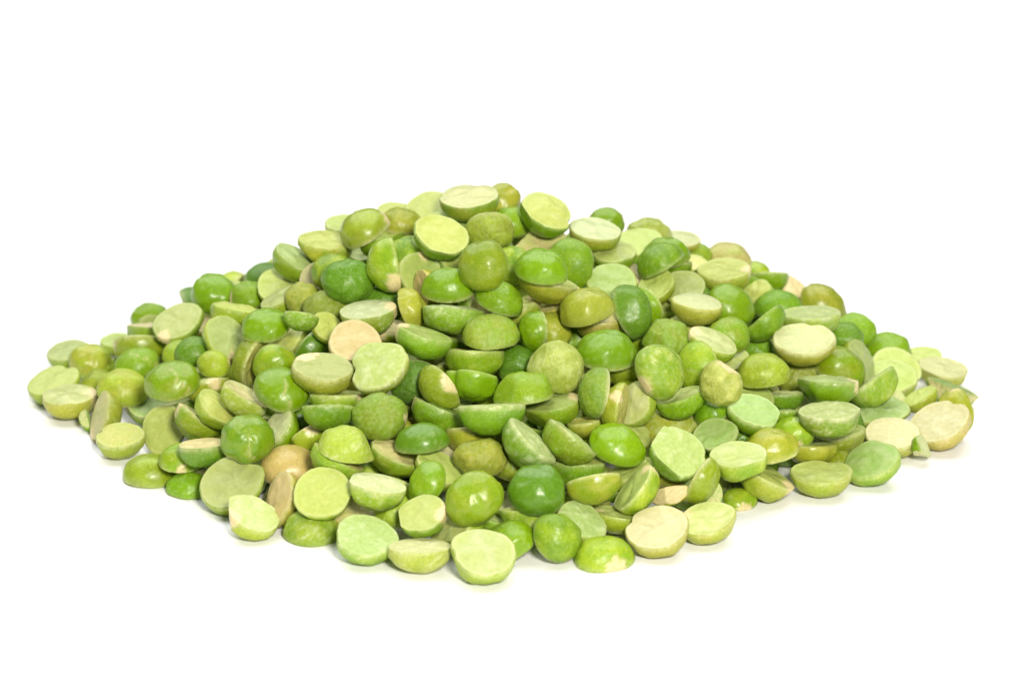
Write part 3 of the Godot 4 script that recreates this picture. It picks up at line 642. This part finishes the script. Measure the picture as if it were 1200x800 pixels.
	pea("grey-tan wrinkled dome with a cream spot on the right slope", "oL/t", Vector3(23.87, 11.92, 29.63), Quaternion(-0.549, 0.143, -0.480, 0.669), Vector3(263, 232, 247), "s122 m")
	pea("small shiny mid-dark green dome, touching and below the grey-tan wrinkled dome", "gG/p", Vector3(23.11, 7.37, 27.99), Quaternion(-0.037, 0.002, -0.984, 0.172), Vector3(209, 193, 196), "h")
	pea("small pale lime cut face tilted up, touching and above right of the grey-tan wrinkled dome", "l/p", Vector3(25.94, 9.45, 15.43), Quaternion(0.171, -0.028, 0.016, 0.985), Vector3(190, 161, 178))
	pea("mottled light olive dome, touching and below right of the notched pea on the peak", "ol/p", Vector3(-1.31, 21.79, 7.07), Quaternion(-0.644, 0.003, 0.001, 0.765), Vector3(279, 220, 240), "m")
	pea("bright green dome, touching and left of the tilted lime face by the peak", "g/p", Vector3(1.16, 20.11, 0.10), Quaternion(0.000, -0.191, 0.982, 0.000), Vector3(247, 212, 212))
	pea("minty cut face tilted up, touching and below left of the notched pea on the peak", "g/P", Vector3(-5.63, 20.55, 0.14), Quaternion(0.190, 0.008, -0.005, 0.982), Vector3(256, 227, 235))
	pea("pale lime cut face turned outward, below left of the notched pea on the peak", "g/p", Vector3(-6.67, 22.17, 9.76), Quaternion(0.251, -0.087, -0.151, 0.952), Vector3(314, 249, 302))
	pea("chipped light green fragment with notch, touching and above the glossy cap over an olive half", "l/tp", Vector3(4.34, 19.10, 3.70), Quaternion(0.272, -0.003, 0.002, 0.962), Vector3(326, 228, 261), "n270 x")
	pea("mid-dark green dome, touching and right of the glossy cap over an olive half", "gG/p", Vector3(7.79, 18.41, 9.16), Quaternion(-0.490, 0.300, -0.640, 0.510), Vector3(303, 229, 293))
	pea("bright green glossy cap sitting over an olive half, right under the peak", "g/p", Vector3(4.43, 20.08, 17.08), Quaternion(-0.021, -0.063, 0.997, 0.039), Vector3(304, 253, 287), "h")
	pea("yellowish olive bowl, flat side up, touching and below the glossy cap over an olive half", "oy/ao", Vector3(5.25, 19.14, 15.80), Quaternion(-0.077, -0.049, -0.167, 0.982), Vector3(339, 283, 320))
	pea("tall dark olive-green dome standing just under the peak", "oGo/p", Vector3(-1.82, 21.51, 18.65), Quaternion(-0.474, 0.280, -0.649, 0.525), Vector3(303, 259, 280), "h")
	pea("pale lime cut face turned outward, touching and left of the tall dark dome", "g/p", Vector3(-4.40, 18.85, 8.94), Quaternion(0.299, -0.150, -0.212, 0.918), Vector3(266, 238, 239))
	pea("bluish green dome, touching and right of the tall dark dome", "Gl/p", Vector3(1.01, 18.36, 9.97), Quaternion(0.000, -0.352, 0.936, 0.000), Vector3(252, 203, 235))
	pea("shiny bright green dome, touching and below left of the tall dark dome", "g/p", Vector3(-5.71, 18.08, 17.44), Quaternion(-0.026, 0.096, -0.994, 0.036), Vector3(293, 256, 259), "h")
	pea("brown-tan cut face tilted sideways, just below right of the narrow upright half", "y/tT", Vector3(-8.85, 17.04, 14.27), Quaternion(0.045, 0.274, 0.652, 0.706), Vector3(244, 207, 212))
	pea("bright green dome, touching and below right of the tall dark dome", "g/p", Vector3(-0.35, 16.97, 18.26), Quaternion(-0.064, -0.049, 0.984, 0.162), Vector3(287, 237, 270))
	pea("yellow-green bowl, flat side up, below left of the glossy cap over an olive half", "yg/yp", Vector3(1.39, 15.38, 15.12), Quaternion(-0.047, 0.062, 0.207, 0.975), Vector3(307, 245, 287), "s1")
	pea("scuffed bright green bowl, flat side up, just below left of the tall dark dome", "g/a", Vector3(-5.38, 16.79, 19.69), Quaternion(-0.171, 0.001, -0.045, 0.984), Vector3(340, 270, 328), "c")
	pea("yellow-olive dome, touching and right of the white-topped wrinkled bowl", "y/t", Vector3(-10.46, 16.10, 17.82), Quaternion(-0.182, 0.005, 0.819, 0.544), Vector3(238, 206, 213))
	pea("yellowish tan cut face tilted up, touching and left of the yellow-olive cap", "y/ty", Vector3(6.41, 16.24, 14.91), Quaternion(0.004, 0.081, 0.246, 0.966), Vector3(260, 235, 236))
	pea("yellow-olive glossy dome with a clean flat rim, upper middle right of centre line", "oyy/t", Vector3(9.55, 16.06, 19.50), Quaternion(-0.038, 0.038, -0.991, 0.125), Vector3(317, 288, 270), "h")
	pea("yellowish tan cut face tilted up, touching and below right of the yellow-olive cap", "yT/ty", Vector3(10.77, 14.96, 16.80), Quaternion(0.003, -0.012, 0.004, 1.000), Vector3(289, 254, 263))
	pea("deep green dome leaning on its rim on the upper right slope", "G/p", Vector3(13.75, 15.33, 16.87), Quaternion(-0.212, -0.028, 0.829, 0.518), Vector3(308, 290, 261))
	pea("minty cut face turned outward, touching and above left of the leaning deep green dome", "l/P", Vector3(12.43, 17.05, 10.94), Quaternion(0.267, -0.012, 0.008, 0.964), Vector3(292, 237, 270))
	pea("small bright green dome, touching and right of the leaning deep green dome", "g/p", Vector3(16.79, 14.47, 11.39), Quaternion(-0.353, 0.029, -0.499, 0.791), Vector3(237, 196, 201))
	pea("lime cut face tilted up, touching and left of the golden-brown bowl", "l/lp", Vector3(17.64, 13.01, 7.06), Quaternion(0.179, -0.018, 0.011, 0.984), Vector3(257, 215, 224))
	pea("small cream-tan cut face tilted up, touching and above the leaning deep green dome", "y/t", Vector3(15.29, 15.68, 4.69), Quaternion(0.183, -0.016, 0.009, 0.983), Vector3(214, 165, 204))
	pea("small lime cut face tilted up, just above the blue-green matt dome", "l/lp", Vector3(-18.62, 16.74, -10.99), Quaternion(0.104, 0.022, -0.011, 0.994), Vector3(244, 188, 220))
	pea("light olive dome with cream scar, touching and above left of the narrow upright half", "lo/t", Vector3(-15.41, 20.07, 3.60), Quaternion(-0.097, -0.004, -0.966, 0.240), Vector3(311, 283, 289), "s179")
	pea("yellowish olive dome, just above the narrow upright half", "oy/t", Vector3(-11.61, 19.60, -0.75), Quaternion(-0.015, -0.033, 0.995, 0.088), Vector3(248, 218, 235))
	pea("lime cut face tilted up, touching and left of the notched pea on the peak", "l/lp", Vector3(-8.78, 20.63, -5.22), Quaternion(0.175, 0.092, 0.147, 0.969), Vector3(292, 238, 269))
	pea("small pale lime cut face tilted up, just above the narrow upright half", "l/p", Vector3(-12.55, 19.19, -8.42), Quaternion(0.106, 0.015, -0.008, 0.994), Vector3(221, 193, 205))
	pea("pale lime cut face tilted up, touching and above left of the blue-green matt dome", "gy/p", Vector3(-20.19, 18.77, 1.67), Quaternion(0.047, 0.009, -0.051, 0.998), Vector3(316, 282, 282))
	pea("grey-green cut face tilted up, just left of the blue-green matt dome", "og/a", Vector3(-23.54, 16.84, 2.06), Quaternion(0.037, -0.066, -0.253, 0.965), Vector3(285, 251, 254))
	pea("pale lime cut face turned outward, just above the glossy green dome on the left slope", "l/p", Vector3(-25.42, 13.73, 2.24), Quaternion(0.251, 0.076, 0.053, 0.963), Vector3(299, 257, 266))
	pea("small cream-tan cut face turned outward, touching and left of the blue-green matt dome", "l/t", Vector3(-21.28, 15.20, 6.07), Quaternion(0.208, 0.417, 0.571, 0.676), Vector3(240, 196, 225))
	pea("bluish green dome, touching and above left of the blue-green matt dome", "Gl/p", Vector3(-18.95, 16.51, 7.29), Quaternion(0.020, -0.351, 0.936, 0.017), Vector3(275, 225, 243))
	pea("blue-green matt round dome on the upper left slope", "G/p", Vector3(-17.10, 17.53, 12.76), Quaternion(0.016, -0.469, 0.883, 0.018), Vector3(297, 259, 264))
	pea("narrow upright green half with a cream glint on the upper left slope", "gl/t", Vector3(-11.93, 19.96, 13.60), Quaternion(-0.182, -0.051, -0.641, 0.744), Vector3(327, 303, 308), "s44")
	pea("olive-green bowl, flat side up, touching and above the narrow upright half", "go/a", Vector3(-13.80, 19.65, 3.22), Quaternion(-0.175, 0.031, 0.083, 0.981), Vector3(281, 242, 262))
	pea("bluish green dome, touching and above right of the narrow upright half", "Gl/p", Vector3(-10.59, 18.52, 6.64), Quaternion(0.012, -0.354, 0.935, 0.010), Vector3(248, 218, 227))
	pea("minty lime cut face turned outward, touching and right of the narrow upright half", "l/Pl", Vector3(-8.93, 17.76, 10.98), Quaternion(0.298, -0.309, -0.394, 0.813), Vector3(286, 237, 265))
	pea("deep green dome, touching and above right of the white-topped wrinkled bowl", "G/p", Vector3(-13.09, 14.89, 12.66), Quaternion(0.014, -0.347, 0.938, 0.012), Vector3(250, 212, 229))
	pea("small pale lime cut face tilted up, touching and left of the narrow upright half", "l/p", Vector3(-16.21, 17.12, 0.42), Quaternion(0.186, 0.019, -0.011, 0.982), Vector3(195, 158, 169))
	pea("mottled olive dome, touching and below left of the blue-green matt dome", "o/p", Vector3(-19.50, 13.91, 12.87), Quaternion(-0.002, 0.023, 0.996, 0.091), Vector3(286, 239, 251), "m")
	pea("small mottled yellowish olive dome, above right of the glossy green dome on the left slope", "oy/t", Vector3(-22.54, 14.24, 9.42), Quaternion(0.025, -0.265, 0.964, 0.018), Vector3(213, 172, 206), "m")
	pea("grey-green cut face tilted up, above right of the glossy green dome on the left slope", "lg/a", Vector3(-25.35, 13.99, 7.62), Quaternion(0.015, 0.118, 0.232, 0.965), Vector3(244, 207, 219))
	pea("small scuffed bright green dome, right of the glossy green dome on the left slope", "g/p", Vector3(-22.05, 15.76, 18.89), Quaternion(-0.282, 0.025, -0.089, 0.955), Vector3(194, 165, 178), "c")
	pea("small bright green dome, right of the green dome on the left skyline", "g/t", Vector3(-29.24, 11.07, 0.38), Quaternion(0.035, -0.094, 0.995, 0.016), Vector3(238, 212, 228), "s356")
	pea("glossy green dome on the left skyline", "g/p", Vector3(-33.54, 10.82, -1.97), Quaternion(0.033, -0.348, 0.936, 0.028), Vector3(287, 230, 251), "h")
	pea("fresh green bowl, flat side up, below right of the green dome on the left skyline", "gl/p", Vector3(-30.14, 12.61, 7.58), Quaternion(-0.104, 0.018, -0.094, 0.990), Vector3(311, 290, 281))
	pea("whitish cut face with tan rim on a wrinkled olive bowl, upper left of middle", "og/w", Vector3(-14.79, 16.36, 18.55), Quaternion(0.022, 0.041, 0.049, 0.998), Vector3(318, 286, 270), "sc")
	pea("small cream-tan cut face tilted up, just below the green dome on the left skyline", "o/t", Vector3(-34.12, 8.84, 2.53), Quaternion(0.089, 0.041, -0.019, 0.995), Vector3(216, 190, 190))
	pea("small cream-tan cut face tilted up, touching and below right of the white-topped wrinkled bowl", "o/t", Vector3(-12.38, 13.83, 17.39), Quaternion(0.089, 0.016, -0.008, 0.996), Vector3(208, 170, 180))
	pea("small soft green dome, below left of the green dome on the left skyline", "lg/p", Vector3(-36.76, 7.55, 9.65), Quaternion(0.040, -0.257, 0.965, 0.028), Vector3(194, 156, 184))
	pea("olive dome, touching and below the olive ball at the left tip", "o/p", Vector3(-46.54, 1.60, 5.03), Quaternion(-0.036, -0.154, 0.971, 0.179), Vector3(267, 233, 241))
	pea("olive-green dome, touching and right of the olive dome at the left corner", "go/p", Vector3(-34.75, 2.70, 29.80), Quaternion(0.044, -0.070, 0.996, 0.020), Vector3(253, 202, 230))
	pea("cream-tan cut face tilted sideways, just below the tall dark dome", "gG/t", Vector3(-2.30, 14.78, 14.26), Quaternion(0.038, -0.263, -0.635, 0.726), Vector3(298, 241, 284), "z")
	pea("lime cut face tilted up, below the tall dark dome", "gG/lp", Vector3(-5.09, 13.38, 17.11), Quaternion(0.004, -0.103, -0.300, 0.948), Vector3(283, 244, 265), "z")
	pea("olive-green dome, touching and right of the big glossy green dome", "go/lp", Vector3(15.03, 11.68, 14.00), Quaternion(-0.389, -0.019, 0.016, 0.921), Vector3(272, 224, 252), "z")
	pea("bright green bowl, flat side up, above left of the cracked olive ball", "g/a", Vector3(-35.01, 4.74, 15.30), Quaternion(-0.115, 0.084, 0.144, 0.979), Vector3(289, 237, 276), "z")
	pea("bright green dome, touching and below the yellow-olive cap", "g/a", Vector3(8.62, 11.21, 14.10), Quaternion(-0.005, 0.109, -0.993, 0.033), Vector3(286, 254, 279), "z")
	pea("pale lime cut face tilted sideways, touching and below right of the big mint disc", "g/p", Vector3(24.05, 2.63, 31.30), Quaternion(0.028, -0.265, -0.562, 0.783), Vector3(266, 224, 247), "z")
	pea("grey-green cut face tilted up, touching and below right of the big dark olive dome", "g/a", Vector3(-0.80, 2.15, 42.83), Quaternion(-0.009, -0.077, -0.192, 0.978), Vector3(257, 202, 231), "z")
	pea("minty cut face tilted up, just left of the dome with the dark slit", "gl/P", Vector3(-5.54, 8.90, 26.76), Quaternion(0.036, -0.020, -0.068, 0.997), Vector3(262, 207, 260), "z")
	pea("olive bowl, flat side up, just right of the heart-shaped pale face", "o/a", Vector3(-6.49, 11.20, 21.11), Quaternion(-0.093, 0.065, 0.207, 0.972), Vector3(289, 251, 261), "z")
	pea("pale grey-green cut face tilted up, touching and above right of the golden-rimmed cream disc", "gl/pa", Vector3(20.38, 2.27, 35.61), Quaternion(0.065, 0.042, 0.137, 0.988), Vector3(279, 218, 265), "z")
	pea("minty cut face tilted up, just below right of the dome with the dark slit", "lo/P", Vector3(6.38, 7.61, 29.40), Quaternion(0.012, 0.058, 0.162, 0.985), Vector3(262, 221, 235), "z")
	pea("yellow-olive dome, touching and below left of the heart-shaped pale face", "y/t", Vector3(-15.81, 9.09, 23.78), Quaternion(-0.329, 0.021, -0.447, 0.832), Vector3(275, 220, 263), "z")
	pea("olive bowl, flat side up, just below left of the tall dark dome", "o/lp", Vector3(-6.25, 15.51, 10.68), Quaternion(-0.199, 0.032, 0.161, 0.966), Vector3(276, 235, 263), "z")
	pea("light green bowl, flat side up, touching and left of the dome with the dark slit", "l/lp", Vector3(-0.76, 9.49, 25.80), Quaternion(-0.227, 0.009, 0.046, 0.973), Vector3(253, 217, 240), "z")
	pea("cream-tan cut face turned outward, just above left of the big dark olive dome", "lo/t", Vector3(-6.30, 5.29, 36.78), Quaternion(0.222, 0.004, -0.012, 0.975), Vector3(283, 248, 267), "z")
	pea("yellow-olive bowl, flat side up, touching and right of the mottled olive ball", "y/p", Vector3(-9.72, 7.04, 25.61), Quaternion(-0.058, 0.026, 0.032, 0.997), Vector3(283, 223, 276), "z")
	pea("mid-dark green dome, touching and below right of the khaki powdery ball", "gG/lp", Vector3(9.02, 9.25, 22.18), Quaternion(-0.065, -0.052, -0.968, 0.238), Vector3(263, 233, 246), "z")
	pea("olive-green bowl, flat side up, just left of the olive half with bright curved rim", "og/pa", Vector3(-33.42, 7.49, 13.94), Quaternion(-0.109, 0.033, -0.050, 0.992), Vector3(271, 232, 240), "z")
	pea("lime cut face tilted up, above left of the golden-rimmed cream disc", "g/lp", Vector3(11.90, 3.62, 37.14), Quaternion(0.066, -0.132, -0.235, 0.961), Vector3(246, 218, 220), "z")
	pea("pale grey-green cut face tilted up, just below the dome with the dark slit", "G/pa", Vector3(1.69, 6.88, 28.28), Quaternion(0.041, 0.153, 0.350, 0.923), Vector3(265, 220, 241), "z")
	pea("light olive dome, just above right of the scuffed mint face", "lo/pa", Vector3(-9.95, 3.31, 39.22), Quaternion(-0.313, -0.004, -0.268, 0.911), Vector3(284, 241, 261), "z")
	pea("olive-green half on edge, touching and above right of the cracked olive ball", "og/t", Vector3(-25.49, 5.43, 24.99), Quaternion(0.028, 0.287, 0.953, 0.095), Vector3(257, 225, 227), "z")
	pea("grey-green cut face tilted up, touching and right of the heart-shaped pale face", "o/a", Vector3(-9.93, 12.11, 20.75), Quaternion(0.043, 0.153, 0.333, 0.930), Vector3(264, 233, 236), "z")
	pea("light green dome, above right of the large deep green dome", "l/t", Vector3(9.89, 4.95, 30.39), Quaternion(-0.178, 0.016, -0.879, 0.443), Vector3(276, 231, 268), "z")
	pea("grey-green cut face tilted up, just above right of the shiny brownish olive dome", "go/a", Vector3(33.85, 3.98, 15.60), Quaternion(-0.000, -0.137, -0.254, 0.958), Vector3(279, 229, 273), "z")
	pea("light green dome, just below left of the glossy cap over an olive half", "l/a", Vector3(2.06, 14.57, 9.92), Quaternion(-0.024, 0.055, -0.996, 0.061), Vector3(290, 228, 263), "z")
	pea("olive dome, touching and right of the white-topped wrinkled bowl", "o/p", Vector3(-9.15, 12.16, 13.52), Quaternion(-0.025, -0.167, 0.983, 0.071), Vector3(301, 256, 265), "z")
	pea("bright green bowl, flat side up, just below the dome with the dark slit", "g/a", Vector3(4.78, 6.89, 32.27), Quaternion(-0.230, -0.027, -0.156, 0.960), Vector3(286, 242, 270), "z")
	pea("mid-dark green bowl, flat side up, touching and below right of the shiny brownish olive dome", "gG/lp", Vector3(31.12, 2.54, 23.62), Quaternion(-0.182, -0.072, -0.160, 0.967), Vector3(276, 246, 249), "z")
	pea("grey-green cut face tilted up, touching and above left of the large notched grey-green face", "G/a", Vector3(-32.71, 2.45, 27.76), Quaternion(0.081, 0.117, 0.135, 0.981), Vector3(277, 238, 272), "z")
	pea("bright green dome, touching and below left of the all-tan dome", "g/a", Vector3(-23.02, 1.07, 36.63), Quaternion(0.027, -0.200, 0.979, 0.019), Vector3(269, 212, 259), "z")
	pea("olive bowl, flat side up, just below left of the dome with the dark slit", "o/pa", Vector3(-0.27, 7.64, 30.88), Quaternion(-0.129, 0.023, 0.083, 0.988), Vector3(257, 204, 238), "z")
	pea("olive dome, touching and right of the large deep green dome", "o/t", Vector3(8.22, 1.63, 41.65), Quaternion(-0.060, 0.329, -0.939, 0.080), Vector3(258, 214, 247), "z")
	pea("olive bowl, flat side up, just right of the grey-tan wrinkled dome", "o/a", Vector3(30.88, 4.93, 11.07), Quaternion(-0.069, 0.028, 0.218, 0.973), Vector3(300, 254, 295), "z")
	pea("bright green bowl, flat side up, touching and below the shiny brownish olive dome", "g/a", Vector3(27.60, 2.34, 29.03), Quaternion(-0.237, -0.017, 0.095, 0.967), Vector3(269, 224, 246), "z")
	pea("minty cut face turned outward, touching and left of the mottled olive ball", "go/P", Vector3(-17.23, 6.75, 28.12), Quaternion(0.196, 0.026, -0.005, 0.980), Vector3(293, 261, 259), "z")
	pea("yellow-olive dome, touching and below right of the mottled olive ball", "y/p", Vector3(-12.17, 6.38, 31.65), Quaternion(-0.315, 0.024, 0.402, 0.859), Vector3(273, 240, 247), "z")
	pea("yellow-olive bowl, flat side up, just above the green dome at the front edge", "y/pa", Vector3(9.19, 2.19, 38.18), Quaternion(-0.113, -0.039, -0.091, 0.989), Vector3(272, 212, 247), "z")
	pea("deep green half on edge, just above left of the cream oval", "G/a", Vector3(28.73, 6.80, -5.98), Quaternion(-0.117, 0.065, 0.422, 0.897), Vector3(301, 263, 268), "z")
	pea("mid-dark green dome, just above right of the golden-brown bowl", "gG/a", Vector3(28.44, 10.66, -7.74), Quaternion(-0.307, -0.035, -0.102, 0.946), Vector3(306, 269, 284), "z")
	pea("fresh green dome, touching and below right of the olive ball at the left tip", "gl/P", Vector3(-47.96, 0.28, -3.83), Quaternion(-0.128, -0.111, 0.923, 0.344), Vector3(280, 246, 249), "z")
